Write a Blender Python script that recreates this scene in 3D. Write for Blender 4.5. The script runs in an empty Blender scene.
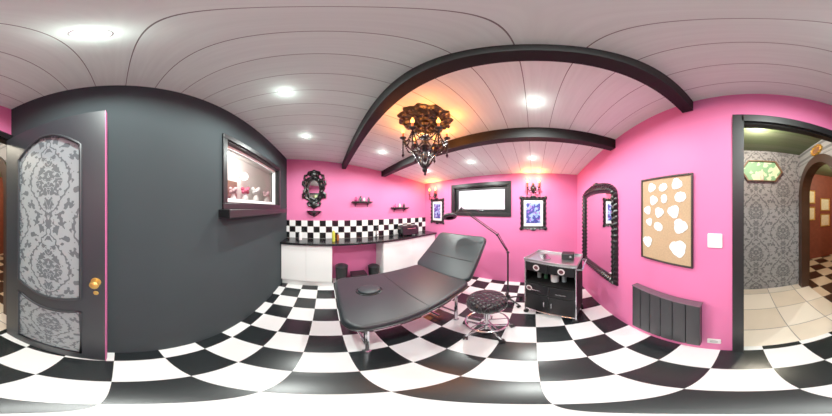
import bpy,bmesh,math,random
from mathutils import Vector,Matrix
random.seed(4)
sc=bpy.context.scene
sc.view_settings.view_transform='Standard'
sc.view_settings.gamma=1.2
sin,cos,pi,rad=math.sin,math.cos,math.pi,math.radians
CH=1.45
WB,WD,WC,WA=2.30,-0.75,2.47,-0.78
def zc(u): return CH+0.905-0.124*u
def lin(c):
    o=[]
    for x in c:
        x=x/255.0
        o.append(x/12.92 if x<=0.04045 else ((x+0.055)/1.055)**2.4)
    return (*o,1)
# ---------------- materials
class N:
    def __init__(s,name):
        s.mat=bpy.data.materials.new(name); s.mat.use_nodes=True
        s.nt=s.mat.node_tree; s.n=s.nt.nodes; s.b=s.n['Principled BSDF']
        s.tc=s.n.new('ShaderNodeTexCoord'); s.sep=s.n.new('ShaderNodeSeparateXYZ')
        s.nt.links.new(s.tc.outputs['Object'],s.sep.inputs[0])
        s.x,s.y,s.z=s.sep.outputs
    def L(s,a,b): s.nt.links.new(a,b)
    def m(s,op,a,b=None,c=None):
        n=s.n.new('ShaderNodeMath'); n.operation=op
        for i,v in enumerate((a,b,c)):
            if v is None: continue
            if isinstance(v,(int,float)): n.inputs[i].default_value=v
            else: s.L(v,n.inputs[i])
        return n.outputs[0]
    def mix(s,f,a,b):
        n=s.n.new('ShaderNodeMix'); n.data_type='RGBA'
        if isinstance(f,(int,float)): n.inputs[0].default_value=f
        else: s.L(f,n.inputs[0])
        for i,v in ((6,a),(7,b)):
            if isinstance(v,tuple): n.inputs[i].default_value=v
            else: s.L(v,n.inputs[i])
        return n.outputs[2]
    def noise(s,sc=5,det=3,stretch=None,vec=None):
        n=s.n.new('ShaderNodeTexNoise'); n.inputs['Scale'].default_value=sc; n.inputs['Detail'].default_value=det
        if vec: s.L(vec,n.inputs['Vector'])
        elif stretch:
            mp=s.n.new('ShaderNodeMapping'); mp.inputs['Scale'].default_value=stretch
            s.L(s.tc.outputs['Object'],mp.inputs[0]); s.L(mp.outputs[0],n.inputs['Vector'])
        else: s.L(s.tc.outputs['Object'],n.inputs['Vector'])
        return n.outputs[0]
    def comb(s,*a):
        n=s.n.new('ShaderNodeCombineXYZ')
        for i,v in enumerate(a):
            if isinstance(v,(int,float)): n.inputs[i].default_value=v
            else: s.L(v,n.inputs[i])
        return n.outputs[0]
    def set(s,col=None,rough=.5,metal=0,**k):
        if col is not None:
            if isinstance(col,tuple): s.b.inputs['Base Color'].default_value=col
            else: s.L(col,s.b.inputs['Base Color'])
        s.b.inputs['Roughness'].default_value=rough; s.b.inputs['Metallic'].default_value=metal
        return s
    def bump(s,h,st=.3,d=.01):
        n=s.n.new('ShaderNodeBump'); n.inputs['Strength'].default_value=st; n.inputs['Distance'].default_value=d
        s.L(h,n.inputs['Height']); s.L(n.outputs[0],s.b.inputs['Normal'])
def mat(name,c,rough=.5,metal=0,var=.06,sc=12,emit=0,ec=None,bump=0,bs=60,coat=0,spec=None):
    k=N(name); a=lin(c)
    lo=tuple(x*(1-var) for x in a[:3])+(1,); hi=tuple(min(1,x*(1+var)) for x in a[:3])+(1,)
    k.set(k.mix(k.noise(sc),lo,hi),rough,metal)
    if emit:
        k.b.inputs['Emission Color'].default_value=lin(ec or c); k.b.inputs['Emission Strength'].default_value=emit
    if bump: k.bump(k.noise(bs,4),bump,.004)
    if coat: k.b.inputs['Coat Weight'].default_value=coat
    if spec is not None: k.b.inputs['Specular IOR Level'].default_value=spec
    return k.mat
def checker(name,ca,cb,s,u0,v0,ax=('x','y'),rough=.25,grout=0):
    k=N(name); p=getattr(k,ax[0]); q=getattr(k,ax[1])
    a=k.m('DIVIDE',k.m('SUBTRACT',p,u0),s); b=k.m('DIVIDE',k.m('SUBTRACT',q,v0),s)
    t=k.m('ADD',k.m('FLOOR',a),k.m('FLOOR',b))
    odd=k.m('GREATER_THAN',k.m('FRACT',k.m('MULTIPLY',t,.5)),.25)
    nz=k.noise(4,3)
    ca1=k.mix(nz,tuple(x*.93 for x in lin(ca)[:3])+(1,),lin(ca)); cb1=k.mix(nz,tuple(x*.8 for x in lin(cb)[:3])+(1,),lin(cb))
    col=k.mix(odd,ca1,cb1)
    if grout:
        fa=k.m('ABSOLUTE',k.m('SUBTRACT',k.m('FRACT',a),.5)); fb=k.m('ABSOLUTE',k.m('SUBTRACT',k.m('FRACT',b),.5))
        g=k.m('GREATER_THAN',k.m('MAXIMUM',fa,fb),.5-grout)
        col=k.mix(g,col,lin((150,145,140)))
    k.set(col,rough); return k.mat
def damask(name,bg,fg,w,h,ax=('x','z'),off=0):
    k=N(name); p=getattr(k,ax[0]); q=getattr(k,ax[1]); m=k.m
    pw=m('DIVIDE',m('ADD',p,off),w); col=m('FLOOR',pw)
    qh=m('ADD',m('DIVIDE',q,h),m('MULTIPLY',m('FLOORED_MODULO',col,2.0),.5))
    fx=m('ABSOLUTE',m('SUBTRACT',m('FRACT',pw),.5)); fy=m('SUBTRACT',m('FRACT',qh),.5)
    env=m('ADD',m('MULTIPLY',m('COSINE',m('MULTIPLY',fy,2*pi)),.22),.24)
    d=m('SUBTRACT',env,fx)
    vec=k.comb(m('MULTIPLY',fx,w/h*1.0),m('MULTIPLY',fy,1.0),0.37)
    n1=k.noise(9,2,vec=vec); n2=k.noise(17,1,vec=vec)
    ins=m('GREATER_THAN',d,.05)
    leaf=m('GREATER_THAN',m('ADD',n1,m('MULTIPLY',m('MINIMUM',m('MAXIMUM',d,0.0),.2),.5)),.53)
    vein=m('LESS_THAN',m('ABSOLUTE',m('SUBTRACT',n2,.5)),.035)
    a=m('MULTIPLY',m('MULTIPLY',ins,leaf),m('SUBTRACT',1.0,vein))
    edge=m('LESS_THAN',m('ABSOLUTE',m('SUBTRACT',d,m('ADD',.0,m('MULTIPLY',m('SUBTRACT',n2,.5),.25)))),.028)
    out=m('MULTIPLY',m('LESS_THAN',d,-.06),m('GREATER_THAN',n2,.56))
    mask=m('MAXIMUM',m('MAXIMUM',a,edge),out)
    k.set(k.mix(mask,lin(bg),lin(fg)),.5); return k.mat
PINK=mat('pink_paint',(226,110,164),.6,var=.05,sc=3)
DARK=mat('charcoal_paint',(44,53,56),.85,var=.1,sc=2.5,bump=.05,spec=.25)
BLK=mat('black_paint',(16,16,18),.4)
BEAM=mat('beam_paint',(10,10,10),.65,bump=.2,bs=30,spec=.3)
ORN=mat('ornate_black',(8,8,9),.3)
CHR=mat('chrome',(215,215,220),.15,1,var=.03)
STEEL=mat('brushed_steel',(205,205,208),.3,1,var=.06)
LEA=mat('black_leather',(26,33,37),.38,var=.12,bump=.25,bs=120)
LEA2=mat('teal_black_leather',(30,42,45),.38,var=.12,bump=.25,bs=120)
WHT=mat('white_lacquer',(248,254,251),.25,var=.01)
TRIMW=mat('lamp_trim',(240,240,240),.4,var=.01)
PLAS=mat('white_plastic',(238,236,234),.35,var=.02)
GOLD=mat('brass',(225,185,95),.35,.8)
MIR=mat('mirror_glass',(245,245,245),.01,1,var=0)
TOPM=mat('black_worktop',(20,20,23),.2,var=.2,sc=60)
RADM=mat('anthracite_metal',(42,42,46),.4)
LENS=mat('lamp_lens',(255,250,240),.5,emit=60,ec=(255,250,245))
FLAME=mat('warm_bulb',(255,190,110),.4,emit=6,ec=(255,165,70))
CAND=mat('candle_sleeve',(110,50,24),.4,emit=.4,ec=(255,110,30))
CRY=mat('black_crystal',(10,10,12),.08)
RUB=mat('rubber',(15,15,15),.6)
WOOD=mat('brown_wood',(52,30,18),.45,var=.3,sc=6)
def papermat():
    k=N('white_paper'); n=k.noise(50,3)
    k.set(k.mix(k.m('LESS_THAN',k.m('ABSOLUTE',k.m('SUBTRACT',n,.5)),.018),lin((245,246,246)),lin((175,175,180))),.8); return k.mat
PAPER=papermat()
MEDM=mat('antique_bronze',(9,6,5),.4,var=.3,sc=20)
def glassmat():
    k=N('window_glass'); o=k.n['Material Output']
    t=k.n.new('ShaderNodeBsdfTransparent'); g=k.n.new('ShaderNodeBsdfGlossy'); g.inputs['Roughness'].default_value=.02
    mx=k.n.new('ShaderNodeMixShader'); mx.inputs[0].default_value=.05
    k.L(t.outputs[0],mx.inputs[1]); k.L(g.outputs[0],mx.inputs[2]); k.L(mx.outputs[0],o.inputs[0]); return k.mat
GLS=glassmat()
FLOOR=checker('checker_floor',(250,254,253),(28,33,35),.256,.128,.2375,rough=.22)
SPL=checker('checker_tiles',(242,244,244),(16,16,18),.115,.0,.0,('x','z'),.15,.02)
HFL=checker('cream_tiles',(248,238,220),(242,228,206),.40,.0,.1,rough=.25,grout=.012)
BFL=checker('brown_checker_floor',(215,190,160),(56,34,26),.3,0,0,rough=.3)
DOORP=damask('damask_fabric',(140,152,155),(82,92,97),.30,.54,off=.065)
WALLP=damask('damask_wallpaper',(144,147,147),(94,97,99),.44,.70)
def plank(name,c1,sp,off,ax,dark):
    k=N(name); q=getattr(k,ax)
    a=k.m('DIVIDE',k.m('SUBTRACT',q,off),sp); f=k.m('ABSOLUTE',k.m('SUBTRACT',k.m('FRACT',a),.5))
    g=k.m('GREATER_THAN',f,.489)
    wn=k.n.new('ShaderNodeTexWhiteNoise'); wn.noise_dimensions='1D'; k.L(k.m('FLOOR',a),wn.inputs['W'])
    st=(.6,9,1) if ax=='y' else (9,.6,1)
    nz=k.noise(6,5,st)
    base=k.mix(nz,tuple(x*.86 for x in lin(c1)[:3])+(1,),tuple(min(1,x*1.06) for x in lin(c1)[:3])+(1,))
    base=k.mix(k.m('MULTIPLY',wn.outputs[0],.10),base,lin((160,150,146)))
    k.set(k.mix(g,base,lin(dark)),.6)
    k.bump(k.m('SUBTRACT',1.0,g),.3,.004); return k.mat
CEIL=plank('white_planks',(234,248,240),.172,.045,'y',(108,104,100))
HCEIL=plank('green_planks',(84,98,66),.12,.0,'y',(40,46,34))
ACEIL=plank('pale_planks',(232,230,225),.12,.0,'y',(120,120,110))
CORK=mat('cork',(178,150,114),.8,var=.25,sc=90)
def cushmat():
    k=N('quilted_vinyl')
    a=k.m('ABSOLUTE',k.m('SINE',k.m('MULTIPLY',k.m('ADD',k.x,k.y),52))); b=k.m('ABSOLUTE',k.m('SINE',k.m('MULTIPLY',k.m('SUBTRACT',k.x,k.y),52)))
    mn=k.m('MINIMUM',a,b); g=k.m('LESS_THAN',mn,.08)
    k.set(k.mix(g,lin((25,25,28)),lin((90,90,94))),.22); k.bump(k.m('POWER',mn,.5),.9,.02); return k.mat
QUILT=cushmat()
def artmat():
    k=N('purple_print')
    n=k.noise(14,5); n2=k.noise(30,2)
    c=k.mix(k.m('GREATER_THAN',n,.52),lin((50,55,140)),lin((150,175,225)))
    c=k.mix(k.m('GREATER_THAN',n2,.6),c,lin((160,90,190))); k.set(c,.4); return k.mat
ART=artmat()
# ---------------- builders
MW={}
class B:
    def __init__(s,M=None): s.v=[];s.f=[];s.M=M or Matrix()
    def add(s,vs,fs):
        o=len(s.v); s.v+=[s.M@Vector(p) for p in vs]; s.f+=[[i+o for i in f] for f in fs]; return s
    def box(s,x0,x1,y0,y1,z0,z1):
        vs=[(x,y,z) for x in (x0,x1) for y in (y0,y1) for z in (z0,z1)]
        return s.add(vs,[(0,1,3,2),(4,6,7,5),(0,4,5,1),(2,3,7,6),(0,2,6,4),(1,5,7,3)])
    def lathe(s,prof,c=(0,0,0),n=24,mod=None):
        vs=[];rings=[]
        for r,z in prof:
            if r<1e-6: rings.append([len(vs)]); vs.append((c[0],c[1],c[2]+z))
            else:
                rr=[]
                for i in range(n):
                    a=2*pi*i/n; q=r*(mod(a,r) if mod else 1)
                    rr.append(len(vs)); vs.append((c[0]+q*cos(a),c[1]+q*sin(a),c[2]+z))
                rings.append(rr)
        fs=[]
        for A,C in zip(rings,rings[1:]):
            for i in range(n):
                j=(i+1)%n
                if len(A)==1 and len(C)==1: continue
                if len(A)==1: fs.append((A[0],C[i],C[j]))
                elif len(C)==1: fs.append((A[i],A[j],C[0]))
                else: fs.append((A[i],A[j],C[j],C[i]))
        for R in (rings[0],rings[-1]):
            if len(R)>1: fs.append(tuple(R))
        return s.add(vs,fs)
    def tube(s,pts,r,n=8,closed=False):
        P=[Vector(p) for p in pts]; m=len(P)
        rs=r if isinstance(r,(list,tuple)) else [r]*m
        T=[]
        for i in range(m):
            a=P[(i-1)%m] if (closed or i>0) else P[i]; b=P[(i+1)%m] if (closed or i<m-1) else P[i]
            T.append((b-a).normalized())
        up=Vector((0,0,1)) if abs(T[0].z)<.9 else Vector((1,0,0))
        nn=(up-T[0]*up.dot(T[0])).normalized(); vs=[]
        for i in range(m):
            nn=(nn-T[i]*nn.dot(T[i])).normalized(); bb=T[i].cross(nn)
            for k in range(n):
                a=2*pi*k/n; vs.append(tuple(P[i]+(nn*cos(a)+bb*sin(a))*rs[i]))
        fs=[]
        for i in range(m if closed else m-1):
            for k in range(n):
                k2=(k+1)%n; j=(i+1)%m
                fs.append((i*n+k,i*n+k2,j*n+k2,j*n+k))
        if not closed: fs.append(tuple(range(n))); fs.append(tuple((m-1)*n+k for k in range(n)))
        return s.add(vs,fs)
    def cyl(s,p,q,r,r2=None,n=14): return s.tube([p,q],[r,r if r2 is None else r2],n)
    def sph(s,c,r,sx=1,sy=1,sz=1,n=12,m=8):
        o=s.M; s.M=o@Matrix.Translation(c)@Matrix.Diagonal((sx,sy,sz,1))
        s.lathe([(r*sin(pi*i/m),-r*cos(pi*i/m)) for i in range(m+1)],n=n); s.M=o; return s
    def tor(s,c,R,r,axis='z',n=32,k=8,sx=1,sy=1):
        pts=[]
        for i in range(n):
            a=2*pi*i/n; x,y=R*cos(a)*sx,R*sin(a)*sy
            d={'z':(x,y,0),'y':(x,0,y),'x':(0,x,y)}[axis]
            pts.append((c[0]+d[0],c[1]+d[1],c[2]+d[2]))
        return s.tube(pts,r,k,True)
    def beads(s,pts,r):
        s.tube(pts,.0015,5)
        for p in pts: s.sph(p,r,n=8,m=6)
        return s
    def prism(s,pts,a,b,plane='xy'):
        def w(p,h): return {'xy':(p[0],p[1],h),'xz':(p[0],h,p[1]),'yz':(h,p[0],p[1])}[plane]
        n=len(pts); vs=[w(p,a) for p in pts]+[w(p,b) for p in pts]
        fs=[tuple(range(n)),tuple(range(n,2*n))]+[(i,(i+1)%n,n+(i+1)%n,n+i) for i in range(n)]
        return s.add(vs,fs)
    def ornate(s,hw,hh,w,d,shape='rect',nb=20,amp=.01,cx=0,cz=0,NN=240,secs=None,rel=.22):
        secs=secs or [(0,0),(0,.5),(.15,.55),(.35,1),(.55,.65),(.8,.95),(1,.4),(1,0)]
        vs=[];m=len(secs)
        for i in range(NN):
            t=i/NN; a=2*pi*t; bmp=sin(a*nb)
            for j,(o,dp) in enumerate(secs):
                off=o*w+(amp*bmp if j>=m-3 else 0)
                dd=dp*d*(1+rel*(bmp if j in (3,5) else 0))
                if shape=='oval': x,z=(hw+off)*cos(a),(hh+off)*sin(a)
                else:
                    HW,HH=hw+off,hh+off
                    q=t*4; side=int(q); fr=(q-side)*2-1
                    x,z=[(HW,fr*HH),(-fr*HW,HH),(-HW,-fr*HH),(fr*HW,-HH)][side]
                if shape=='archtop' and z>0:
                    cr=(abs(x)/(hw+w))**6*(abs(z)/(hh+w))**6
                    z+=.075*cos(min(1,abs(x)/(hw+w))*pi/2)*(z/(hh+w))**3-.05*cr; x*=1-.05*cr
                vs.append((cx+x,-dd,cz+z))
        fs=[]
        for i in range(NN):
            i2=(i+1)%NN
            for j in range(m):
                j2=(j+1)%m; fs.append((i*m+j,i*m+j2,i2*m+j2,i2*m+j))
        return s.add(vs,fs)
    def done(s,name,material,parent=None,world=False,loc=None,rz=0,keep=False,smooth=True,bevel=0,ang=35,seg=3):
        me=bpy.data.meshes.new(name); me.from_pydata([tuple(v) for v in s.v],[],s.f); me.update()
        bm=bmesh.new(); bm.from_mesh(me); bmesh.ops.recalc_face_normals(bm,faces=bm.faces); bm.to_mesh(me); bm.free()
        ob=bpy.data.objects.new(name,me); sc.collection.objects.link(ob); me.materials.append(material)
        if parent:
            if world: me.transform(MW[parent.name].inverted())
            ob.parent=parent
        elif loc is not None:
            if world: me.transform((Matrix.Translation(loc)@Matrix.Rotation(rz,4,'Z')).inverted())
            ob.location=loc; ob.rotation_euler=(0,0,rz)
            MW[ob.name]=Matrix.Translation(loc)@Matrix.Rotation(rz,4,'Z')
        elif not keep:
            xs=[v.co.x for v in me.vertices];ys=[v.co.y for v in me.vertices];zs=[v.co.z for v in me.vertices]
            c=Vector(((min(xs)+max(xs))/2,(min(ys)+max(ys))/2,min(zs)))
            me.transform(Matrix.Translation(-c)); ob.location=c; MW[ob.name]=Matrix.Translation(c)
        else: MW[ob.name]=Matrix()
        if smooth:
            for p in me.polygons: p.use_smooth=True
            me.set_sharp_from_angle(angle=rad(ang))
        if bevel:
            b=ob.modifiers.new('bevel','BEVEL'); b.width=bevel; b.segments=seg; b.limit_method='ANGLE'; b.angle_limit=rad(40)
        return ob
def tag(o,label,cat=None,group=None,kind=None):
    o['label']=label
    if cat: o['category']=cat
    if group: o['group']=group
    if kind: o['kind']=kind
    return o
def thing(name,label,cat,loc,rz=0,ry=0,group=None,kind=None):
    e=bpy.data.objects.new(name,None); sc.collection.objects.link(e); e.empty_display_size=.1
    e.location=loc; e.rotation_euler=(0,ry,rz)
    MW[e.name]=Matrix.Translation(loc)@Matrix.Rotation(rz,4,'Z')@Matrix.Rotation(ry,4,'Y')
    return tag(e,label,cat,group,kind)
def rrect(x0,x1,y0,y1,r,n=7):
    o=[]
    for cx,cy,a0 in ((x1-r,y1-r,0),(x0+r,y1-r,90),(x0+r,y0+r,180),(x1-r,y0+r,270)):
        for i in range(n+1):
            a=rad(a0+90*i/n); o.append((cx+r*cos(a),cy+r*sin(a)))
    return o
def copytree(src,loc,rz=None,label=None):
    c=src.copy(); sc.collection.objects.link(c); c.location=loc
    if rz is not None: c.rotation_euler[2]=rz
    if label: c['label']=label
    for ch in list(src.children):
        d=ch.copy(); sc.collection.objects.link(d); d.parent=c
    return c
def light(name,loc,power,col=(1,1,1),r=.03,parent=None,spot=None,spec=1):
    l=bpy.data.lights.new(name,'SPOT' if spot else 'POINT'); l.energy=power; l.color=col; l.shadow_soft_size=r; l.specular_factor=spec
    if spot: l.spot_size=rad(spot); l.spot_blend=.5
    o=bpy.data.objects.new(name,l); sc.collection.objects.link(o); o.location=loc
    if parent: o.parent=parent
    return o
R_A,R_B,R_C,R_D=pi,-pi/2,0,pi/2
T=.12
WAO=WA-.06
# ---------------- structure
def S(b,name,m,label,**k):
    o=b.done(name,m,keep=True,smooth=False,**k); return tag(o,label,kind='structure')
S(B().box(WD-T,WB+T,WAO,WC+T,-.1,0),'floor',FLOOR,'black and white checkerboard vinyl floor')
S(B().box(WD-.3,1.0,-2.3,WAO,-.1,0),'floor_hall',HFL,'cream ceramic tiled hallway floor')
S(B().box(-3.2,WD-.3,-3.2,WAO,-.1,0),'floor_beyond',BFL,'brown and cream checkered floor beyond the arch')
b=B(); vs=[]
for u in (WD,WB):
    for v in (WA,WC):
        for t in (0,.06): vs.append((u,v,zc(u)+t))
b.add(vs,[(0,1,3,2),(4,6,7,5),(0,4,5,1),(2,3,7,6),(0,2,6,4),(1,5,7,3)])
S(b,'ceiling',CEIL,'sloping white painted plank ceiling')
ZT=2.6
S(B().box(WD-T,WB+T,WC,WC+T,0,ZT),'wall_north',PINK,'hot pink painted wall behind the counter')
wv0,wv1,wz0,wz1=.46,1.58,1.36,1.87
b=B(); b.box(WB,WB+T,WAO,wv0,0,ZT); b.box(WB,WB+T,wv1,WC,0,ZT); b.box(WB,WB+T,wv0,wv1,0,wz0); b.box(WB,WB+T,wv0,wv1,wz1,ZT)
S(b,'wall_east',PINK,'hot pink painted wall with small window')
dv0,dv1,dz0,dz1=.80,2.00,1.49,2.07
b=B(); b.box(WD-T,WD,WAO,dv0,0,ZT); b.box(WD-T,WD,dv1,WC,0,ZT); b.box(WD-T,WD,dv0,dv1,0,dz0); b.box(WD-T,WD,dv0,dv1,dz1,ZT)
S(b,'wall_west',DARK,'matte charcoal painted wall with interior window')
du0,du1,dzt=WD,.0,2.05
b=B(); b.box(du1,WB,WAO,WA,0,ZT); b.box(du0,du1,WAO,WA,dzt,ZT)
S(b,'wall_south',PINK,'hot pink painted wall with doorway')
for i,(u0,u1,zb) in enumerate(((.30,.375,2.205),(1.10,1.19,2.105))):
    b=B(); b.add([(u,v,z) for u,zt in ((u0,zc(u0)),(u1,zc(u1))) for v in (WA,WC) for z in (zb,zt)],[(0,1,3,2),(4,6,7,5),(0,4,5,1),(2,3,7,6),(0,2,6,4),(1,5,7,3)])
    S(b,'trim_%d'%(i+1),BEAM,'black painted wooden ceiling beam')
b=B(); b.box(du1-.01,du1+.055,WA,WA+.02,0,dzt+.05); b.box(du0,du1,WA,WA+.02,dzt-.01,dzt+.05)
b.box(du1-.012,du1,WAO,WA,0,dzt); b.box(du0,du1,WAO,WA,dzt-.02,dzt)
S(b,'trim_3',BLK,'black painted door casing')
# hallway
S(B().box(-1.05,1.0,-2.15,-2.05,0,2.5),'wall_hall_far',WALLP,'grey damask wallpapered hallway wall')
S(B().box(.5,.6,-2.05,WAO,0,2.5),'wall_hall_end',WALLP,'grey damask wallpapered hallway end wall')
S(B().box(-1.05,1.0,-2.15,WAO,2.40,2.46),'ceiling_hall',HCEIL,'dull green plank hallway ceiling')
aw0,aw1,asp,ar=-1.92,-1.06,1.66,.43
b=B(); b.box(-1.05,-.95,-2.05,aw0,0,2.4); b.box(-1.05,-.95,aw1,WAO,0,2.4)
ac=(aw0+aw1)/2; K=20
arc=[(ac-ar*cos(pi*i/K),asp+ar*sin(pi*i/K)) for i in range(K+1)]
for p,q in zip(arc,arc[1:]): b.prism([p,q,(q[0],2.4),(p[0],2.4)],-1.05,-.95,'yz')
S(b,'wall_arch',WALLP,'grey damask wall with arched opening')
b=B(); outer=[(ac-(ar+.09)*cos(pi*i/K),asp+(ar+.09)*sin(pi*i/K)) for i in range(K+1)]
inn=[(ac-(ar-.02)*cos(pi*i/K),asp+(ar-.02)*sin(pi*i/K)) for i in range(K+1)]
for i in range(K): b.prism([inn[i],inn[i+1],outer[i+1],outer[i]],-1.07,-.92,'yz')
b.box(-1.07,-.92,aw0-.09,aw0+.02,0,asp); b.box(-1.07,-.92,aw1-.02,aw1+.07,0,asp)
S(b,'trim_4',WOOD,'brown wooden arch casing')
REDW=mat('red_brown_wall',(122,58,40),.6,var=.35,sc=9); CREAM=mat('cream_wall',(205,178,138),.7)
S(B().box(-3.2,-3.1,-3.2,WAO,0,2.5),'wall_beyond_far',REDW,'red brown wall beyond the arch')
S(B().box(-3.1,-1.05,-3.2,-3.1,0,2.5),'wall_beyond_side',REDW,'red brown side wall beyond the arch')
S(B().box(-3.1,-1.05,WAO,WAO+.05,0,2.5),'wall_beyond_near',CREAM,'cream wall beyond the arch')
S(B().box(-3.2,-1.05,-3.2,WAO,2.40,2.46),'ceiling_beyond',HCEIL,'green plank ceiling beyond the arch')
S(B().box(-1.05,-.97,-3.2,-2.15,0,2.5),'wall_beyond_return',CREAM,'cream return wall beyond the arch')
ANX=mat('annex_wall',(232,222,216),.7)
b=B(); b.box(-2.1,-2.0,.2,4.7,0,2.7); b.box(-2.1,WD-T,.1,.2,0,2.7); b.box(-2.1,WD-T,4.7,4.8,0,2.7); b.box(WD-T,WD-T+.1,WC+T,4.8,0,2.7)
S(b,'wall_annex',ANX,'beige walls of the neighbouring room')
S(B().box(-2.1,WD-T+.1,.1,4.8,2.7,2.76),'ceiling_annex',ACEIL,'pale plank ceiling of the neighbouring room')
S(B().box(-2.1,WD-T,.1,4.8,-.1,0),'floor_annex',BFL,'checkered floor of the neighbouring room')
def window(name,label,loc,rz,w,h,fw,frame_m,lin_m,sash_m,mull,sw=.04):
    e=thing(name,label,None,loc,rz,kind='structure')
    b=B()
    for x0,x1,z0,z1 in ((-w/2-fw,w/2+fw,h,h+fw),(-w/2-fw,w/2+fw,-fw,0),(-w/2-fw,-w/2,0,h),(w/2,w/2+fw,0,h)): b.box(x0,x1,-.02,0,z0,z1)
    b.done('window_casing',frame_m,e,bevel=.004)
    b=B()
    for x0,x1,z0,z1 in ((-w/2,w/2,h-.012,h),(-w/2,w/2,0,.012),(-w/2,-w/2+.012,.012,h-.012),(w/2-.012,w/2,.012,h-.012)): b.box(x0,x1,0,T,z0,z1)
    b.done('window_lining',lin_m,e)
    b=B()
    W=w/2-.012; H0=.012; H1=h-.012
    b.box(-W,W,.05,.09,H1-sw,H1); b.box(-W,W,.05,.09,H0,H0+sw); b.box(-W,-W+sw,.05,.09,H0+sw,H1-sw); b.box(W-sw,W,.05,.09,H0+sw,H1-sw)
    for x in mull: b.box(x-.02,x+.02,.05,.09,H0+sw,H1-sw)
    b.done('window_sash',sash_m,e,bevel=.003)
    B().box(-W+sw,W-sw,.068,.074,H0+sw,H1-sw).done('window_pane',GLS,e,smooth=False)
    return e
e=window('window_1','small black framed awning window',(WB,(wv0+wv1)/2,wz0),R_B,wv1-wv0,wz1-wz0,.065,BLK,BLK,BLK,[],.055)
b=B(); b.box(-.05,.05,.035,.05,.03,.045); b.box(-.012,.012,.01,.05,.02,.06); b.cyl((0,.02,.04),(.09,.02,.04),.007); b.done('window_handle',CHR,e)
e=window('window_2','black cased interior window with white sash',(WD,(dv0+dv1)/2,dz0),R_D,dv1-dv0,dz1-dz0,.05,BLK,BLK,WHT,[],.035)
B().box(-.69,.69,-.12,-.0,-.115,-.051).done('window_sill',BLK,e,bevel=.005)
RF=mat('roof_panel',(248,250,252),.6,var=.02)
b=B(); b.add([(u,v,z+t) for u,z in ((2.42,1.17),(4.6,2.57)) for v in (-1.5,3.6) for t in (0,.03)],[(0,1,3,2),(4,6,7,5),(0,4,5,1),(2,3,7,6),(0,2,6,4),(1,5,7,3)])
S(b,'trim_5',RF,'white outdoor roof panel outside the small window')  # sloping roof outdoors, seen through the window glass; no trim of the room
RAF=mat('rafter_dark',(22,22,26),.7)
b=B()
for i in range(9):
    y=-2.6+i*.52; w_=.10; dy=2.6
    b.add([(2.425,y,1.165),(2.425,y+w_,1.165),(4.6,y+w_+dy,2.56),(4.6,y+dy,2.56),(2.425,y,1.10),(2.425,y+w_,1.10),(4.6,y+w_+dy,2.49),(4.6,y+dy,2.49)],[(0,1,2,3),(4,5,6,7),(0,1,5,4),(2,3,7,6),(0,3,7,4),(1,2,6,5)])
S(b,'trim_6',RAF,'dark diagonal rafters under the outdoor roof')  # rafters of the roof outside the window, no trim of the room
# ---------------- door leaf
ang=math.atan2(-.055+.80,-.64+.70)
e=thing('door_1','open dark door with silver grey damask panels and pink edge',None,(-.695,-.775,0),ang,kind='structure')
LW=.72
DO=mat('door_charcoal',(36,41,46),.45)
sx0,sx1=.14,LW-.13
def arch(x0,x1,zs,rise,n=14,up=True):
    return [(x0+(x1-x0)*i/n, zs+rise*sin(pi*i/n)) for i in range(n+1)]
b=B(); y0,y1=-0.0,.038
b.box(0,sx0,y0,y1,.01,2.03); b.box(sx1,LW-.004,y0,y1,.01,2.03); b.box(sx0,sx1,y0,y1,.01,.15)
top=arch(sx0,sx1,1.80,.12); mid_u=arch(sx0,sx1,.90,-.06); mid_l=arch(sx0,sx1,.78,-.06)
for p,q in zip(top,top[1:]): b.prism([p,q,(q[0],2.03),(p[0],2.03)],y0,y1,'xz')
for i in range(14): b.prism([mid_l[i],mid_l[i+1],mid_u[i+1],mid_u[i]],y0,y1,'xz')
b.done('door_leaf',DO,e,smooth=False)
b=B(); b.prism(top[::-1]+mid_u,.010,.028,'xz'); b.done('upper_panel',DOORP,e,smooth=False)
b=B(); b.prism(mid_l[::-1]+[(sx0,.15),(sx1,.15)],.010,.028,'xz'); b.done('lower_panel',DOORP,e,smooth=False)
b=B()
def strip(pts): b.tube([(p[0],-.002,p[1]) for p in pts],.009,8,True)
strip(top[::-1]+mid_u); strip(mid_l[::-1]+[(sx0,.15),(sx1,.15)])
b.done('panel_molding',DO,e)
B().box(LW-.004,LW,0,.038,.01,2.03).done('door_edge',mat('pink_edge',(196,92,146),.5),e,smooth=False)
MK=Matrix.Translation((LW-.05,-.0,1.045))@Matrix.Rotation(pi/2,4,'X')
b=B(MK); b.lathe([(.0,0),(.026,0),(.026,.004),(.010,.007),(.009,.018),(.018,.022),(.024,.032),(.023,.042),(.014,.049),(.0,.051)],n=32); b.done('door_knob',GOLD,e)
b=B(); b.M=Matrix.Translation((LW-.05,0,.965))@Matrix.Rotation(pi/2,4,'X'); b.lathe([(.0,0),(.014,0),(.012,.005),(0,.006)]); b.done('keyhole_plate',GOLD,e)
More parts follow.
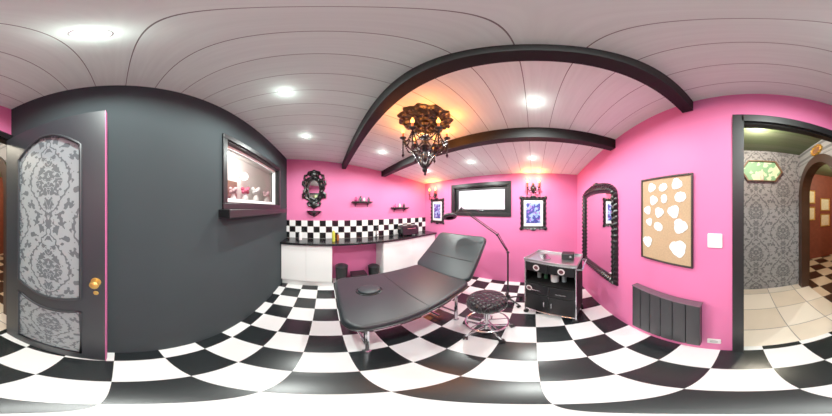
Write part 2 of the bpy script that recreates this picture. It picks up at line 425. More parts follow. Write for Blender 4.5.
# ---------------- downlights
d0=None
LC=(.93,1,.95)
pts=[(-.24,-.05),(-.24,.745),(-.24,1.53),(.745,1.646),(.783,0),(1.74,.02),(1.705,.876),(1.68,1.75)]
for u,v in pts:
    if d0 is None:
        d0=thing('ceiling_downlight','small round recessed spotlight glowing in plank ceiling','spotlight',(u,v,zc(u)),0,math.atan(.124),group='recessed ceiling spotlights')
        B().lathe([(.030,-.001),(.030,-.004),(.040,-.004),(.043,0),(.043,.004),(.030,.004)],n=28).done('trim_ring',TRIMW,d0)
        B().lathe([(0,-.004),(.030,-.004),(.030,-.001),(0,-.001)],n=24).done('lens',LENS,d0)
    else: copytree(d0,(u,v,zc(u)))
    light('downlight_lamp',(u-.002,v,zc(u)-.03),40,LC,.03,spot=176,spec=.4)
    light('downlight_glow',(u-.004,v,zc(u)-.05),.4,LC,.012)
h=copytree(d0,(-.16,-1.33,2.40),label='small round recessed spotlight in hallway ceiling'); h.rotation_euler=(0,0,0)
light('hall_lamp',(-.16,-1.33,2.34),36,(1,.88,.70),.03)
light('beyond_lamp',(-2.0,-1.9,2.2),40,(1,.80,.58),.05)
light('annex_lamp',(-1.4,2.0,2.55),42,(1,.97,.95),.05)
# ---------------- medallion & chandelier
cu,cv=.71,.763; zm=zc(cu)
e=thing('ceiling_medallion','large ornate dark bronze baroque ceiling rose around the chandelier','ceiling rose',(cu,cv,zm),0,math.atan(.124))
md=lambda a,r: (1+(.05*sin(12*a)+.02*sin(24*a) if r>.1 else 0))*.88
b=B(); b.lathe([(0,-.04),(.05,-.038),(.07,-.018),(.10,-.014),(.125,-.03),(.15,-.018),(.18,-.014),(.21,-.028),(.235,-.015),(.24,0),(0,0)],n=144,mod=md)
for i in range(24):
    a=2*pi*i/24; b.sph((.180*cos(a),.180*sin(a),-.024),.012,1,1,.7)
for i in range(12):
    a=2*pi*(i+.25)/12
    b.tube([(.88*(.09+.03*t+.03*sin(t*3))*cos(a+.12*t*cos(t)),.88*(.09+.03*t+.03*sin(t*3))*sin(a+.12*t*cos(t)),-.028) for t in [x*.3 for x in range(10)]],[.009-.0005*x for x in range(10)],6)
b.done('relief_disc',MEDM,e)
e=thing('chandelier','black baroque chandelier with candle bulbs and dangling crystals','chandelier',(cu,cv,zm))
b=B(); b.lathe([(0,-.04),(.04,-.055),(.03,-.075),(.008,-.085),(.007,-.17),(.022,-.18),(.030,-.20),(.016,-.225),(.010,-.26),(.026,-.28),(.044,-.30),(.034,-.33),(.012,-.35),(.010,-.39),(.020,-.41),(.012,-.435),(0,-.45)]); b.done('central_stem',ORN,e)
NA=6
def armpts(a):
    o=[]
    for t in range(13):
        s=t/12; r=.02+.155*s; z=-.30-.055*sin(pi*s*1.15)+.06*s*s
        o.append((r*cos(a),r*sin(a),z))
    return o
def LP(p,q,n,sag): return [(p[0]*(1-s)+q[0]*s,p[1]*(1-s)+q[1]*s,p[2]*(1-s)+q[2]*s-sag*sin(pi*s)) for s in [k/n for k in range(n+1)]]
for i in range(NA):
    a=2*pi*(i+.3)/NA; p=armpts(a); bb=B(); bb.tube(p,.006,8)
    x,y,z=p[-1]
    bb.lathe([(0,-.004),(.010,0),(.026,.010),(.028,.016),(.012,.016),(.012,.018),(0,.018)],(x,y,z),16)
    bb.tube([((.05+.03*cos(t))*cos(a),(.05+.03*cos(t))*sin(a),-.25+.03*sin(t)) for t in [k*.45 for k in range(11)]],.004,6)
    bb.done('chandelier_arm',ORN,e)
    B().lathe([(.008,.016),(.008,.065),(0,.066)],(x,y,z),12).done('candle_sleeve',CAND,e)
    B().lathe([(.006,.065),(.013,.078),(.014,.09),(.007,.112),(0,.130)],(x,y,z),12).done('flame_bulb',FLAME,e)
    c=B(); c.beads([(x,y,z-.004-k*.016) for k in range(9)],.008); c.lathe([(0,-.185),(.012,-.16),(0,-.125)],(x,y,z),8); c.done('crystal_strand',CRY,e)
    q=armpts(2*pi*(i+1.3)/NA)[-1]
    B().beads(LP((x,y,z),q,13,.06),.0075).done('crystal_strand',CRY,e)
    B().beads(LP((x,y,z),q,15,.10),.0075).done('crystal_strand',CRY,e)
    B().beads(LP((x,y,z),(.02*cos(a),.02*sin(a),-.19),13,.04),.0065).done('crystal_strand',CRY,e)
    B().beads(LP((.09*cos(a),.09*sin(a),-.345),(.004*cos(a),.004*sin(a),-.50),11,.02),.010).done('crystal_strand',CRY,e)
b=B(); b.beads([(0,0,-.44-.01*k) for k in range(7)],.006); b.sph((0,0,-.51),.024,n=12); b.lathe([(0,-.56),(.012,-.545),(0,-.525)],n=8); b.done('crystal_pendant',CRY,e)
for k in range(6):
    a=2*pi*(k+.8)/6
    light('chandelier_lamp',(cu+.23*cos(a),cv+.23*sin(a),zm-.10),1.7,(1,.24,.03),.010,spec=.15)
# ---------------- counter side
FV=WC-.36
CABM=mat('cab_body',(236,240,238),.4,var=.02)
def cabinet(e,w,n):
    b=B(); b.box(-w/2,w/2,.02,.355,.13,.835); b.box(-w/2,w/2,.06,.355,0,.13); b.done('body',CABM,e,bevel=.003)
    dw=w/n
    for i in range(n):
        x0=-w/2+i*dw
        B().box(x0+.002,x0+dw-.002,0,.018,.135,.825).done('door',WHT,e,bevel=.003)
e=thing('base_cabinet','white glossy handleless base cabinet under black worktop','cabinet',(-.32,FV,0),0,group='white base cabinets'); cabinet(e,.84,2)
e=thing('base_cabinet','white glossy handleless base cabinet beside pink corner','cabinet',(1.63,FV,0),0,group='white base cabinets'); cabinet(e,1.30,2)
tag(B().box(WD,WB,WC-.40,WC,.836,.872).done('worktop',TOPM,bevel=.006),'long glossy black worktop along the pink wall','worktop')
tag(B().box(WD,WB,0,.012,0,.345).done('backsplash',SPL,loc=(0,WC-.0125,.873),smooth=False),'black and white checkered tile backsplash','backsplash')
e=thing('sterilizer','small black rounded countertop appliance with silver handle','appliance',(1.62,WC-.20,.873))
b=B(); b.prism(rrect(-.20,.20,.02,.22,.05),-.10,.10,'xz'); b.done('housing',mat('gloss_black',(25,25,28),.18),e,bevel=.012)
b=B(); b.tube([(-.10,-.105,.15),(-.10,-.13,.16),(.10,-.13,.16),(.10,-.105,.15)],.006); b.done('handle',CHR,e)
for x in (-.15,.15):
    for y in (-.07,.07): B().cyl((x,y,0),(x,y,.022),.012).done('foot',RUB,e)
def bottle(label,loc,c,h=.18,r=.028,capc=(240,240,240),cat='bottle',group=None):
    e=thing('bottle',label,cat,loc,group=group)
    B().lathe([(0,0),(r,0),(r,h*.68),(r*.8,h*.78),(r*.35,h*.84),(r*.35,h*.88),(0,h*.88)],n=18).done('bottle_body',mat('bottle_mat',c,.25),e)
    b=B(); b.lathe([(0,h*.88),(r*.42,h*.88),(r*.42,h),(0,h)],n=14); b.cyl((0,0,h*.97),(r*.9,0,h*.97),r*.12); b.done('pump_cap',mat('cap_mat',capc,.3),e)
bottle('slim yellow green soap pump bottle on the black worktop',(.13,WC-.22,.873),(190,190,60),.22,.028)
bottle('small amber bottle on the black worktop',(.21,WC-.16,.873),(150,80,30),.13,.022,(30,30,30))
bottle('white dispenser bottle on the black worktop',(-.45,WC-.15,.873),(235,235,235),.17,.028)
e=thing('faucet','tall black curved faucet on the worktop','faucet',(.95,WC-.09,.873))
b=B(); b.lathe([(0,0),(.03,0),(.03,.01),(.016,.02),(.016,.05),(0,.05)]); b.tube([(0,0,.04),(0,0,.17),(0,-.02,.205),(0,-.06,.215),(0,-.10,.20),(0,-.115,.17)],.010); b.cyl((.015,0,.05),(.06,0,.07),.006); b.done('spout',BLK,e)
def bin_(loc,w,h,label):
    e=thing('waste_bin',label,'bin',loc)
    b=B(); b.lathe([(0,0),(w*.42,0),(w*.5,h*.9),(w*.46,h*.9),(w*.4,.02),(0,.02)],n=24); b.done('bin_body',BLK,e)
    b=B(); b.lathe([(w*.49,h*.9),(w*.52,h*.93),(w*.3,h),(0,h*1.02)],n=24); b.done('bin_lid',mat('bin_lid_m',(40,40,44),.3),e)
bin_((.27,WC-.20,0),.22,.42,'black pedal bin under the worktop')
bin_((.86,WC-.18,0),.20,.34,'small black bin beside the white cabinet')
e=thing('storage_box','low black storage box on the floor under the worktop','box',(.57,WC-.2,0))
B().prism(rrect(-.13,.13,-.10,.10,.02),0,.18).done('box_body',mat('box_m',(40,38,44),.5),e,bevel=.006)
B().prism(rrect(-.14,.14,-.11,.11,.02),.18,.20).done('box_lid',BLK,e,bevel=.004)
# small ornate mirror
e=thing('ornate_mirror','black baroque wall mirror with crest and scrolled frame','mirror',(-.22,WC,1.80),R_C)
b=B(); b.ornate(.095,.17,.105,.045,'oval',12,.012)
for sx in (-1,1):
    for pts in ([(0,.30),(.05,.34),(.10,.33),(.12,.29),(.09,.27),(.08,.30)],[(.0,-.27),(.05,-.31),(.10,-.30),(.12,-.26),(.09,-.24)],[(.16,.05),(.21,.10),(.205,.16),(.16,.17),(.165,.13)],[(.16,-.05),(.21,-.10),(.205,-.16),(.16,-.17),(.165,-.13)],[(.13,.17),(.18,.21),(.17,.27),(.12,.27)]):
        b.tube([(sx*x,-.02,z) for x,z in pts],[.028-.002*k for k in range(len(pts))],8)
b.sph((0,-.02,.335),.045,1,.6,1.1); b.sph((0,-.02,.29),.06,1.5,.5,1); b.sph((0,-.02,-.29),.06,1.3,.5,1.2); b.sph((0,-.02,-.35),.022,1,.6,1.6)
b.done('mirror_frame',ORN,e)
b=B(); b.prism([(.098*cos(2*pi*i/40),.173*sin(2*pi*i/40)) for i in range(40)],-.010,-.002,'xz'); b.done('mirror_pane',MIR,e,smooth=False)
def shelf(loc,w,label,straight=True):
    e=thing('wall_shelf',label,'shelf',loc)
    if straight:
        b=B(); b.box(-w/2,w/2,-.10,0,-.022,0); b.box(-w/2+.02,w/2-.02,-.085,0,-.036,-.022); b.done('shelf_board',ORN,e,bevel=.003)
        for sx in (-1,1):
            b=B(); b.prism([(0,-.036),(-.075,-.036),(-.05,-.06),(-.02,-.07),(0,-.10)],sx*w*.3-.008,sx*w*.3+.008,'yz'); b.done('shelf_bracket',ORN,e)
        return
    b=B(); b.prism([(w/2*math.copysign(abs(cos(t))**.7,cos(t)),-abs(sin(t))**.8*.13) for t in [pi*k/20 for k in range(21)]],-.02,0); b.done('shelf_board',ORN,e,bevel=.004)
    b=B(); b.lathe([(0,-.12),(.012,-.11),(.02,-.09),(.035,-.06),(.06,-.035),(.09,-.02),(0,-.02)],(0,-.045,0),20)
    for sx in (-1,1): b.tube([(sx*.03,-.02,-.09),(sx*.07,-.02,-.07),(sx*.10,-.02,-.04),(sx*.12,-.02,-.022)],.009)
    b.v=[Vector((v.x,min(v.y,-.0),v.z)) for v in b.v]
    b.done('shelf_bracket',ORN,e)
shelf((-.22,WC,1.40),.28,'small black scrolled bracket shelf below ornate mirror',False)
shelf((.68,WC,1.575),.40,'small straight black wall shelf with little ornaments')
shelf((1.52,WC,1.465),.42,'small straight black wall shelf near the corner')
def vase(loc,c,s,label):
    e=tag(B().lathe([(0,0),(.018*s,0),(.03*s,.03*s),(.022*s,.06*s),(.012*s,.075*s),(.018*s,.09*s),(.012*s,.088*s),(0,.05*s)],n=16).done('ornament',mat('orn_m',c,.25),loc=loc),label,'ornament')
vase((.56,WC-.05,1.575),(180,40,110),.9,'small magenta vase on black wall shelf')
vase((.65,WC-.05,1.575),(60,60,66),1.1,'small dark vase on black wall shelf')
vase((.72,WC-.05,1.575),(225,220,220),.8,'small white vase on black wall shelf')
vase((.81,WC-.05,1.575),(50,45,55),.9,'small black vase on black wall shelf')
vase((1.40,WC-.05,1.465),(200,60,130),.8,'small pink pot on black wall shelf')
vase((1.51,WC-.05,1.465),(225,225,225),.9,'small white pot on black wall shelf')
vase((1.62,WC-.05,1.465),(50,50,55),.9,'small black pot on black wall shelf')
vase((-.22,WC-.06,1.40),(120,30,60),.5,'tiny dark red pot on bracket shelf')
# ---------------- pictures + sconces
def picture(v,z,hw,hh,label):
    e=thing('framed_picture',label,'picture',(WB,v,z),R_B,group='purple prints in black baroque frames')
    b=B(); b.ornate(hw-.06,hh-.06,.06,.03,'rect',26,.006)
    for sx in (-1,1):
        for sz in (-1,1): b.sph((sx*(hw-.015),-.015,sz*(hh-.015)),.032,1,.5,1)
    b.sph((0,-.015,hh),.03,1.6,.5,.8); b.sph((0,-.015,-hh),.03,1.6,.5,.8)
    b.done('picture_frame',ORN,e)
    B().box(-hw+.055,hw-.055,-.008,-.001,-hh+.055,hh-.055).done('picture_mat',PLAS,e,smooth=False)
    B().box(-hw+.10,hw-.10,-.010,-.0085,-hh+.11,hh-.11).done('picture_print',ART,e,smooth=False)
picture(2.05,1.38,.20,.28,'purple print in black baroque frame near the corner')
picture(.01,1.36,.225,.285,'purple print in black baroque frame beside the window')
def sconce(v,z):
    e=thing('wall_sconce','black two arm wall sconce with glowing candle bulbs and crystals','wall lamp',(WB,v,z),R_B,group='candle wall sconces')
    b=B(); b.M=Matrix.Rotation(pi/2,4,'X'); b.lathe([(0,0),(.055,0),(.05,.012),(.025,.02),(0,.03)]); b.M=Matrix(); b.sph((0,-.01,.05),.024,1,.6,1.8); b.sph((0,-.01,-.05),.02,1,.6,2); b.done('backplate',ORN,e)
    X=.095
    for sx in (-1,1):
        b=B(); b.tube([(0,-.02,0),(sx*.03,-.06,-.05),(sx*.07,-.09,-.045),(sx*X,-.10,.0)],.008); b.lathe([(0,0),(.012,0),(.034,.014),(.01,.018),(0,.018)],(sx*X,-.10,0),14); b.done('sconce_arm',ORN,e)
        B().lathe([(.010,.015),(.010,.085),(0,.086)],(sx*X,-.10,0),12).done('candle_sleeve',CAND,e)
        B().lathe([(.006,.085),(.016,.10),(.018,.112),(.010,.14),(0,.17)],(sx*X,-.10,0),12).done('flame_bulb',FLAME,e)
        B().beads([(sx*X,-.10,-.002-.018*k) for k in range(7)],.009).done('crystal_strand',CRY,e)
        B().beads(LP((sx*X,-.10,0),(0,-.03,-.02),8,.07),.008).done('crystal_strand',CRY,e)
        light('sconce_lamp',(WB-.09,v-sx*X,z+.20),3.4,(1,.34,.07),.012,spec=.3)
sconce(2.12,1.76); sconce(.01,1.79)
# ---------------- tall mirror
e=thing('wall_mirror','large black framed mirror with gently arched top on pink wall','mirror',(1.50,WA,1.13),R_A)
b=B(); b.ornate(.355,.455,.095,.045,'archtop',70,.0025,NN=640,rel=.18)
b.sph((0,-.025,.61),.045,1.5,.6,.7)
for sx in (-1,1): b.tube([(sx*x,-.025,z) for x,z in ((.05,.605),(.12,.605),(.18,.58),(.20,.555),(.16,.545))],.016)
b.done('mirror_frame',ORN,e)
mp=[(-.36,-.46),(.36,-.46)]+[(.36-.72*k/24,.45+.06*sin(pi*k/24)) for k in range(25)]
b=B(); b.prism(mp,-.010,-.002,'xz'); b.done('mirror_pane',MIR,e,smooth=False)
# ---------------- cork board
e=thing('cork_board','dark framed cork notice board covered with white paper cutouts','notice board',(.512,WA,1.36),R_A)
bw,bh=.215,.315
b=B()
for x0,x1,z0,z1 in ((-bw,bw,bh-.012,bh),(-bw,bw,-bh,-bh+.012),(-bw,-bw+.012,-bh+.012,bh-.012),(bw-.012,bw,-bh+.012,bh-.012)): b.box(x0,x1,-.02,0,z0,z1)
b.done('board_frame',mat('board_frame_m',(36,27,25),.5),e,bevel=.002)
B().box(-bw+.012,bw-.012,-.010,-.001,-bh+.012,bh-.012).done('cork_panel',CORK,e,smooth=False)
notes=[(655,187,4.5),(667,188,4.2),(680,186,5),(657,200,4.6),(668,199,3.8),(683,198,5),(650,210,4.2),(663,212,4.8),(677,211,5.6),(652,222,3.8),(662,226,4.6),(683,224,6.4),(650,243,5.6),(681,245,7.8)]
for i,(px,py,s) in enumerate(notes):
    lx=(px-668)/50*.42; lz=1.67-(py-178)/84*.62; r=s*.0076
    n=random.choice([7,8,9]); ph=random.random()*6; lobes=random.choice([2,3])
    poly=[(r*(1+.11*sin(lobes*a+ph)+.03*sin(n*a+ph*2))*cos(a),r*.98*(1+.11*sin(lobes*a+ph)+.03*sin(n*a+ph*2))*sin(a)) for a in [2*pi*k/60 for k in range(60)]]
    b=B(); b.prism(poly,-.002,0,'xz'); y=WA+.0115
    o=b.done('paper_note',PAPER,loc=(.512-lx,y,lz),rz=R_A,smooth=False)
    tag(o,'white rounded cut paper note pinned on cork board','paper note',group='paper notes on the cork board')
e=thing('light_switch','white square light switch on pink wall','light switch',(.16,WA,1.25),R_A)
B().prism(rrect(-.045,.045,-.045,.045,.008),-.009,0,'xz').done('switch_plate',PLAS,e,bevel=.002)
B().box(-.028,.028,-.014,-.009,-.03,.03).done('rocker',WHT,e,bevel=.002)
e=thing('power_outlet','white round wall socket near the floor beside the doorway','socket',(.165,WA,.20),R_A)
B().prism(rrect(-.042,.042,-.042,.042,.008),-.009,0,'xz').done('outlet_plate',PLAS,e,bevel=.002)
b=B(Matrix.Rotation(pi/2,4,'X')); b.lathe([(.026,.009),(.026,.013),(.020,.013),(.019,.010),(0,.010)]); b.done('socket_insert',mat('socket_grey',(190,188,186),.4),e)
# radiator
e=thing('radiator','anthracite electric panel radiator with wide vertical panels on pink wall','radiator',(.50,WA,.18),R_A)
b=B(); b.box(-.265,.265,-.055,-.02,.0,.575); b.done('radiator_core',mat('rad_dark',(26,26,28),.5),e,bevel=.004)
b=B()
for i in range(6):
    x=-.27+i*.09; b.prism(rrect(x+.002,x+.088,-.075,-.05,.005,4),.0,.575)
b.done('flutes',RADM,e,bevel=.002)
B().box(-.272,.272,-.077,-.018,.575,.585).done('top_grille',mat('rad_top',(90,70,82),.35),e,bevel=.003)
b=B(); b.box(-.20,-.16,-.02,0,.08,.5); b.done('wall_bracket',RADM,e)
b=B(); b.box(.16,.20,-.02,0,.08,.5); b.done('wall_bracket',RADM,e)
# ---------------- treatment table
e=thing('treatment_table','black leather treatment table with raised backrest and chrome legs','treatment table',(.70,1.0,0))
HZ=.65
b=B(); b.prism(rrect(.085,1.19,.605,1.385,.12,10),HZ-.08,HZ); b.done('mattress',LEA,e,world=True,bevel=.03,seg=5)
def loop(pts,z,r,mm,nm,M=None):
    b=B(M); b.tube([(p[0],p[1],z) for p in pts],r,6,True); b.done(nm,mm,e,world=True)
PIP=mat('piping',(12,14,15),.3)
loop(rrect(.083,1.192,.603,1.387,.122,10),HZ-.04,.004,PIP,'seam_piping')
bl=.69; ba=rad(38)
Mb=Matrix.Translation((1.175,0,HZ-.075))@Matrix.Rotation(-ba,4,'Y')
b=B(Mb); b.prism(rrect(.0,bl,.62,1.42,.08,8),0,.085); b.done('backrest',LEA2,e,world=True,bevel=.028,seg=4)
loop(rrect(-.002,bl+.003,.617,1.423,.082,8),.048,.004,PIP,'seam_piping',Mb)
b=B(Mb); b.tube([(.27,.65,.0855),(.27,1.39,.0855)],.004); b.done('stitched_seam',PIP,e,world=True)
b=B(); b.tube([(.62,.635,HZ+.0),(.62,1.355,HZ+.0)],.003); b.done('stitched_seam',PIP,e,world=True)
b=B(); b.lathe([(0,0),(.078,0),(.086,.014),(.080,.024),(.05,.030),(0,.031)],(.36,1.06,HZ-.004),32,mod=lambda a,r:1+.14*cos(2*a)); b.done('face_hole_plug',LEA2,e,world=True)
b=B(); b.tor((.36,1.06,HZ+.001),.098,.006,sx=1.12,sy=.9); b.done('face_hole_rim',PIP,e,world=True)
b=B(); b.tube([(.16,.66,.55),(1.16,.66,.55)],.016); b.tube([(.16,1.33,.55),(1.16,1.33,.55)],.016); b.tube([(.18,.66,.55),(.18,1.33,.55)],.014); b.tube([(1.1,.66,.55),(1.1,1.33,.55)],.014)
b.tube([(.65,.66,.55),(.65,1.33,.55)],.014); b.done('under_frame',CHR,e,world=True)
b=B(Mb); b.tube([(.0,.70,-.02),(.5,.70,-.02)],.012); b.tube([(.0,1.32,-.02),(.5,1.32,-.02)],.012); b.tube([(.3,.70,-.02),(.3,1.32,-.02)],.010)
b.M=Matrix(); q=Mb@Vector((.3,1.0,-.02)); b.tube([tuple(q),(.80,1.0,.36)],.012); b.tube([(.78,.68,.36),(.78,1.31,.36)],.012); b.done('backrest_support',CHR,e,world=True)
for x,y in ((.235,.74),(.235,1.27),(1.08,.72),(1.08,1.27)):
    b=B(); b.tube([(x,y,.55),(x,y,.02)],.018); b.lathe([(0,0),(.028,0),(.028,.016),(.014,.03),(0,.03)],(x,y,0),16); b.done('leg',CHR,e,world=True)
b=B(); b.tube([(.235,.74,.16),(.235,1.27,.16)],.012); b.tube([(1.08,.72,.16),(1.08,1.27,.16)],.012); b.tube([(.235,1.0,.16),(1.08,1.0,.16)],.012); b.done('cross_bar',CHR,e,world=True)
# ---------------- stool
e=thing('rolling_stool','round black quilted rolling stool with chrome star base','stool',(1.03,.38,0),.2)
B().lathe([(0,.585),(.08,.583),(.13,.575),(.16,.558),(.172,.53),(.172,.505),(.162,.49),(0,.49)],n=48).done('seat',QUILT,e,ang=80)
b=B(); b.tor((0,0,.495),.167,.007); b.done('seat_ring',CHR,e)
b=B(); b.lathe([(0,.49),(.06,.49),(.05,.475),(.028,.47),(.028,.25),(.018,.245),(.018,.12),(.035,.11),(.04,.07),(0,.07)],n=20); b.done('gas_column',CHR,e)
b=B(); b.tor((0,0,.20),.18,.009)
for k in range(5):
    a=2*pi*k/5; b.tube([(.03*cos(a),.03*sin(a),.10),(.16*cos(a),.16*sin(a),.075),(.22*cos(a),.22*sin(a),.06)],[.016,.013,.010])
    b.tube([(.18*cos(a),.18*sin(a),.20),(.02*cos(a),.02*sin(a),.22)],.006)
b.done('star_base',CHR,e)
def caster(e,x,y,r=.025,a=0):
    b=B(Matrix.Translation((x,y,0))@Matrix.Rotation(a,4,'Z'))
    for s in (-1,1): b.cyl((0,s*.006,r),(0,s*.018,r),r,n=18)
    b.cyl((0,0,r),(0,0,r*2.2),.006); b.cyl((0,-.008,r),(0,.008,r),.006); b.done('caster',RUB,e)
for k in range(5): caster(e,.22*cos(2*pi*k/5),.22*sin(2*pi*k/5),.025,k*1.7)
# ---------------- cart
e=thing('utility_cart','black rolling supply cart with steel top drawers and cupboard doors','cart',(1.305,-.14,0),rad(-120))
cw,cd=.29,.36
b=B()
for x in (-cw+.012,cw-.012):
    for y in (.012,cd-.012): b.cyl((x,y,.055),(x,y,.86),.008)
for z in (.085,.84): b.tube([(-cw+.012,.012,z),(cw-.012,.012,z),(cw-.012,cd-.012,z),(-cw+.012,cd-.012,z)],.006,6,True)
b.tube([(cw-.01,.03,.82),(cw+.045,.03,.82),(cw+.045,cd-.03,.82),(cw-.01,cd-.03,.82)],.008)
b.done('cart_frame',CHR,e)
b=B(); b.box(-cw,cw,0,cd,.845,.855)
for x0,x1,y0,y1 in ((-cw,cw,0,.008),(-cw,cw,cd-.008,cd),(-cw,-cw+.008,.008,cd-.008),(cw-.008,cw,.008,cd-.008)): b.box(x0,x1,y0,y1,.855,.88)
b.done('top_tray',STEEL,e,bevel=.002)
CB=mat('cart_black',(9,9,10),.7,spec=.2)
B().box(-cw+.02,cw-.02,.005,cd-.005,.56,.572).done('shelf',CB,e,bevel=.002)
GD=mat('door_gloss',(14,14,17),.4,spec=.35); SW=mat('sticker_white',(225,215,215),.5); SR=mat('sticker_red',(90,40,50),.5)
b=B(); b.box(-cw+.004,cw-.004,.02,cd-.003,.10,.56); b.box(-cw+.02,cw-.02,cd-.02,cd-.005,.56,.84); b.box(-cw+.004,-cw+.02,.03,cd-.003,.56,.84); b.box(cw-.02,cw-.004,.03,cd-.003,.56,.84); b.done('cupboard_body',CB,e,bevel=.003)
def sticker(cx,zc_):
    b=B(Matrix.Translation((cx,.002,zc_))@Matrix.Rotation(pi/2,4,'X')); b.lathe([(0,0),(.036,0),(.036,.003),(0,.003)],n=28); b.done('round_sticker',SW,e)
    b=B(Matrix.Translation((cx,-.001,zc_))@Matrix.Rotation(pi/2,4,'X')); b.lathe([(0,0),(.024,0),(.024,.001),(0,.001)],n=28); b.done('sticker_center',SR,e)
for sx in (-1,1):
    x0,x1=(sx*.003,sx*(cw-.022)); x0,x1=min(x0,x1),max(x0,x1)
    B().box(x0,x1,.002,.019,.11,.40).done('cupboard_door',GD,e,bevel=.004)
    cx=(x0+x1)/2
    b=B(); b.cyl((sx*.04,-.018,.24),(sx*.04,-.018,.32),.005); b.cyl((sx*.04,-.018,.25),(sx*.04,.004,.25),.004); b.cyl((sx*.04,-.018,.31),(sx*.04,.004,.31),.004); b.done('door_handle',CHR,e)
    for zz0,zz1,dep in ((.41,.55,.018),(.73,.838,.30)):
        B().box(x0,x1,.002,dep,zz0,zz1).done('drawer',GD,e,bevel=.004)
        zc_=(zz0+zz1)/2
        if zz0>.6: sticker(cx,zc_)
        else:
            b=B(); b.tube([(cx-.05,.003,zc_),(cx-.05,-.018,zc_),(cx+.05,-.018,zc_),(cx+.05,.003,zc_)],.005); b.done('drawer_handle',CHR,e)
sticker(-.22,.48)
for x in (-cw+.02,cw-.02):
    for y in (.02,cd-.02): caster(e,x,y,.028,.3)
Mc=MW[e.name]
def oncart(x,y,z): return tuple(Mc@Vector((x,y,z)))
bottle('grey spray bottle on cart shelf',oncart(-.18,.16,.573),(150,150,150),.125,.024,(40,40,40))
bottle('green soap bottle on cart shelf',oncart(-.10,.17,.573),(60,100,70),.12,.024)
bottle('clear grey bottle on cart shelf',oncart(.12,.16,.573),(150,155,160),.12,.026,(160,40,60))
o=tag(B().lathe([(.018,0),(.045,0),(.045,.10),(.018,.10)],n=24).done('paper_roll',PLAS,loc=oncart(.02,.14,.573)),'white paper towel roll on cart shelf','paper roll')
e2=thing('power_supply','small black box device on steel tray of the cart','device',oncart(.14,.24,.857),rad(-110))
B().box(-.07,.07,-.05,.05,0,.07).done('device_body',BLK,e2,bevel=.008)
b=B(Matrix.Translation((.03,-.05,.04))@Matrix.Rotation(pi/2,4,'X')); b.lathe([(0,0),(.014,0),(.012,.012),(0,.012)]); b.done('dial',CHR,e2)
b=B(Matrix.Rotation(rad(10),4,'Z')); b.prism(rrect(-.09,.09,-.055,.055,.02),0,.012); tag(b.done('instrument_tray',CHR,loc=oncart(-.12,.17,.857),bevel=.004),'small polished metal instrument tray on cart','tray')
# ---------------- magnifier lamp
e=thing('magnifying_lamp','black floor standing magnifier lamp with jointed arm','lamp',(1.66,.33,0))
b=B()
for k in range(5):
    a=2*pi*k/5+.3; b.tube([(0,0,.09),(.10*cos(a),.10*sin(a),.075),(.19*cos(a),.19*sin(a),.055)],[.018,.013,.01])
b.lathe([(0,.06),(.03,.06),(.03,.13),(.016,.15),(0,.15)]); b.done('star_base',BLK,e)
for k in range(5): a=2*pi*k/5+.3; caster(e,.19*cos(a),.19*sin(a),.022,a)
B().cyl((0,0,.12),(0,0,.86),.012).done('pole',BLK,e)
p0=(1.66,.33,.86);p1=(1.635,.467,1.10);p2=(1.577,.967,1.44);p3=(1.55,1.07,1.36)
b=B(); b.sph(p0,.02); b.tube([p0,p1],.010); b.tube([(p0[0],p0[1]+.0,p0[2]+.03),(p1[0],p1[1]-.01,p1[2]+.03)],.005); b.sph(p1,.018); b.done('lower_arm',BLK,e,world=True)
b=B(); b.tube([p1,p2],.009); b.tube([(p1[0],p1[1],p1[2]+.028),(p2[0],p2[1],p2[2]+.022)],.005); b.sph(p2,.017); b.tube([p2,p3],.008); b.done('upper_arm',BLK,e,world=True)
Mh=Matrix.Translation((1.53,1.13,1.33))@Matrix.Rotation(rad(50),4,'Z')@Matrix.Rotation(rad(25),4,'Y')
b=B(Mh); b.lathe([(.055,.02),(.085,.02),(.10,.008),(.105,-.01),(.098,-.025),(.06,-.025),(.055,.02)],n=36); b.done('lamp_head',BLK,e,world=True)
b=B(Mh); b.lathe([(0,.004),(.03,.007),(.056,0),(.03,-.007),(0,-.004)],n=30); b.done('magnifier_lens',GLS,e,world=True)
# ---------------- hallway objects
e=thing('display_niche','hexagonal wood framed wall display niche lit green','display case',(-.31,-2.05,2.04),R_A)
poly=[(-.33,0),(-.22,-.17),(.22,-.17),(.33,0),(.22,.17),(-.22,.17)]
b=B()
for i in range(6):
    p,q=poly[i],poly[(i+1)%6]; f=.92
    b.prism([p,q,(q[0]*f,q[1]*f),(p[0]*f,p[1]*f)],-.05,0,'xz')
b.done('niche_frame',mat('oak_frame',(110,78,48),.5,var=.3,sc=8),e,smooth=False)
def grmat():
    k=N('green_mottled'); n=k.noise(7,4)
    k.set(k.mix(k.m('GREATER_THAN',n,.52),lin((110,160,115)),lin((205,225,185))),.5)
    k.b.inputs['Emission Color'].default_value=lin((120,190,120)); k.b.inputs['Emission Strength'].default_value=.3; return k.mat
b=B(); b.prism([(p[0]*.92,p[1]*.92) for p in poly],-.008,-.001,'xz'); b.done('niche_back',grmat(),e,smooth=False)
b=B(); b.lathe([(0,-.155),(.025,-.155),(.032,-.10),(.012,-.06),(.02,-.01),(0,.03)],(0,-.035,0),14,); b.done('figurine',mat('figurine_m',(225,215,190),.5),e)
e=thing('gold_plaque','small ornate gold framed plaque above the arch','plaque',(-.95,-1.49,2.27),R_D)
b=B(); b.ornate(.10,.05,.03,.03,'oval',12,.006); b.done('plaque_frame',GOLD,e)
b=B(); b.prism([(.102*cos(2*pi*i/30),.052*sin(2*pi*i/30)) for i in range(30)],-.008,-.001,'xz'); b.done('plaque_face',mat('plaque_m',(120,80,50),.5),e,smooth=False)
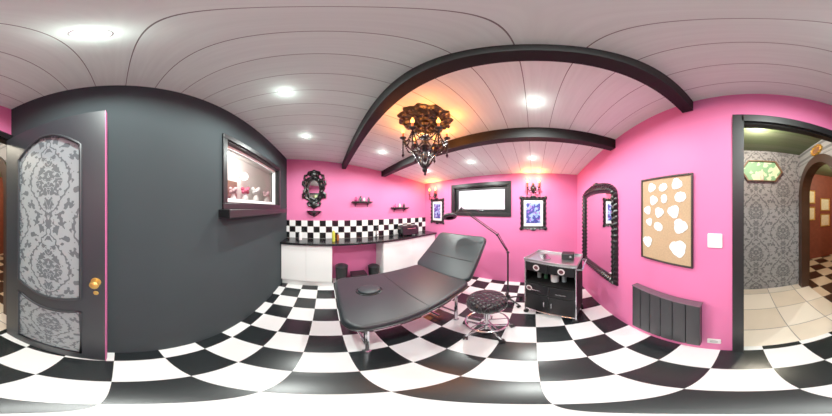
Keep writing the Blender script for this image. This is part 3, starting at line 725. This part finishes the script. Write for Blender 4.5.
for i,(loc,rz,c) in enumerate((((-3.1,-2.6,1.6),R_D,(220,190,120)),((-3.1,-2.1,1.5),R_D,(200,215,190)),((-1.75,-3.1,1.75),R_A,(240,225,180)),((-1.75,-3.1,1.3),R_A,(240,220,180)),((-2.25,-3.1,1.55),R_A,(235,225,190)),((-2.25,-3.1,1.1),R_A,(235,215,180)))):
    e=thing('framed_picture','small gold framed picture on red brown wall beyond the arch','picture',loc,rz,group='gold framed pictures')
    b=B(); b.ornate(.13,.15,.03,.02,'rect',20,.003,NN=80); b.done('picture_frame',GOLD,e)
    B().box(-.135,.135,-.006,-.001,-.155,.155).done('picture_print',mat('print%d'%i,c,.6,var=.3,sc=20),e,smooth=False)
# annex objects
e=thing('display_shelf','brown wooden wall shelf in the neighbouring room','shelf',(-2.0,3.0,1.58),R_D)
B().box(-1.3,1.3,-.36,0,-.04,0).done('shelf_board',WOOD,e,bevel=.004)
B().box(-1.3,-.5,-.02,0,0,.5).done('shelf_back',mat('shelf_back_m',(120,84,66),.6),e)
for i,(v,s) in enumerate(((2.15,.8),(2.6,.95),(3.1,1.1),(3.75,1.0))):
    c=[(225,190,190),(225,90,120),(250,250,250),(240,200,205)][i]
    e=thing('flower_vase','white vase with pale blossoms on wooden shelf','vase',(-1.81,v,1.582),group='vases on the neighbouring shelf')
    B().lathe([(0,0),(.05*s,0),(.09*s,.07*s),(.06*s,.15*s),(.035*s,.19*s),(.055*s,.22*s),(.035*s,.215*s),(0,.12*s)],n=18).done('vase_body',mat('vase_m%d'%i,(240,238,232),.3),e)
    b=B(); [b.sph((.07*s*sin(k*2.4),.07*s*cos(k*2.4),s*(.26+.03*(k%4))),.05*s,n=8,m=6) for k in range(9)]; b.done('blossom',mat('bloss%d'%i,c,.7),e)
e=thing('wall_lamp','glowing white globe wall lamp in the neighbouring room','wall lamp',(-2.0,2.6,2.22),R_D)
B().cyl((0,0,0),(0,-.10,0),.012).done('lamp_arm',WOOD,e)
B().sph((0,-.16,0),.09,n=20,m=12).done('lamp_globe',mat('globe',(255,250,240),.4,emit=6,ec=(255,250,240)),e)
# ---------------- world + camera
w=bpy.data.worlds.new('world'); sc.world=w; w.use_nodes=True
w.node_tree.nodes['Background'].inputs[0].default_value=(.95,.97,1,1); w.node_tree.nodes['Background'].inputs[1].default_value=2.2
cd_=bpy.data.cameras.new('camera'); co=bpy.data.objects.new('camera',cd_); sc.collection.objects.link(co)
cd_.type='PANO'
try: cd_.cycles.panorama_type='EQUIRECTANGULAR'
except Exception: pass
try: cd_.panorama_type='EQUIRECTANGULAR'
except Exception: pass
cd_.clip_start=.02
co.location=(0,0,CH); co.rotation_euler=(pi/2,0,rad(-39)); sc.camera=co
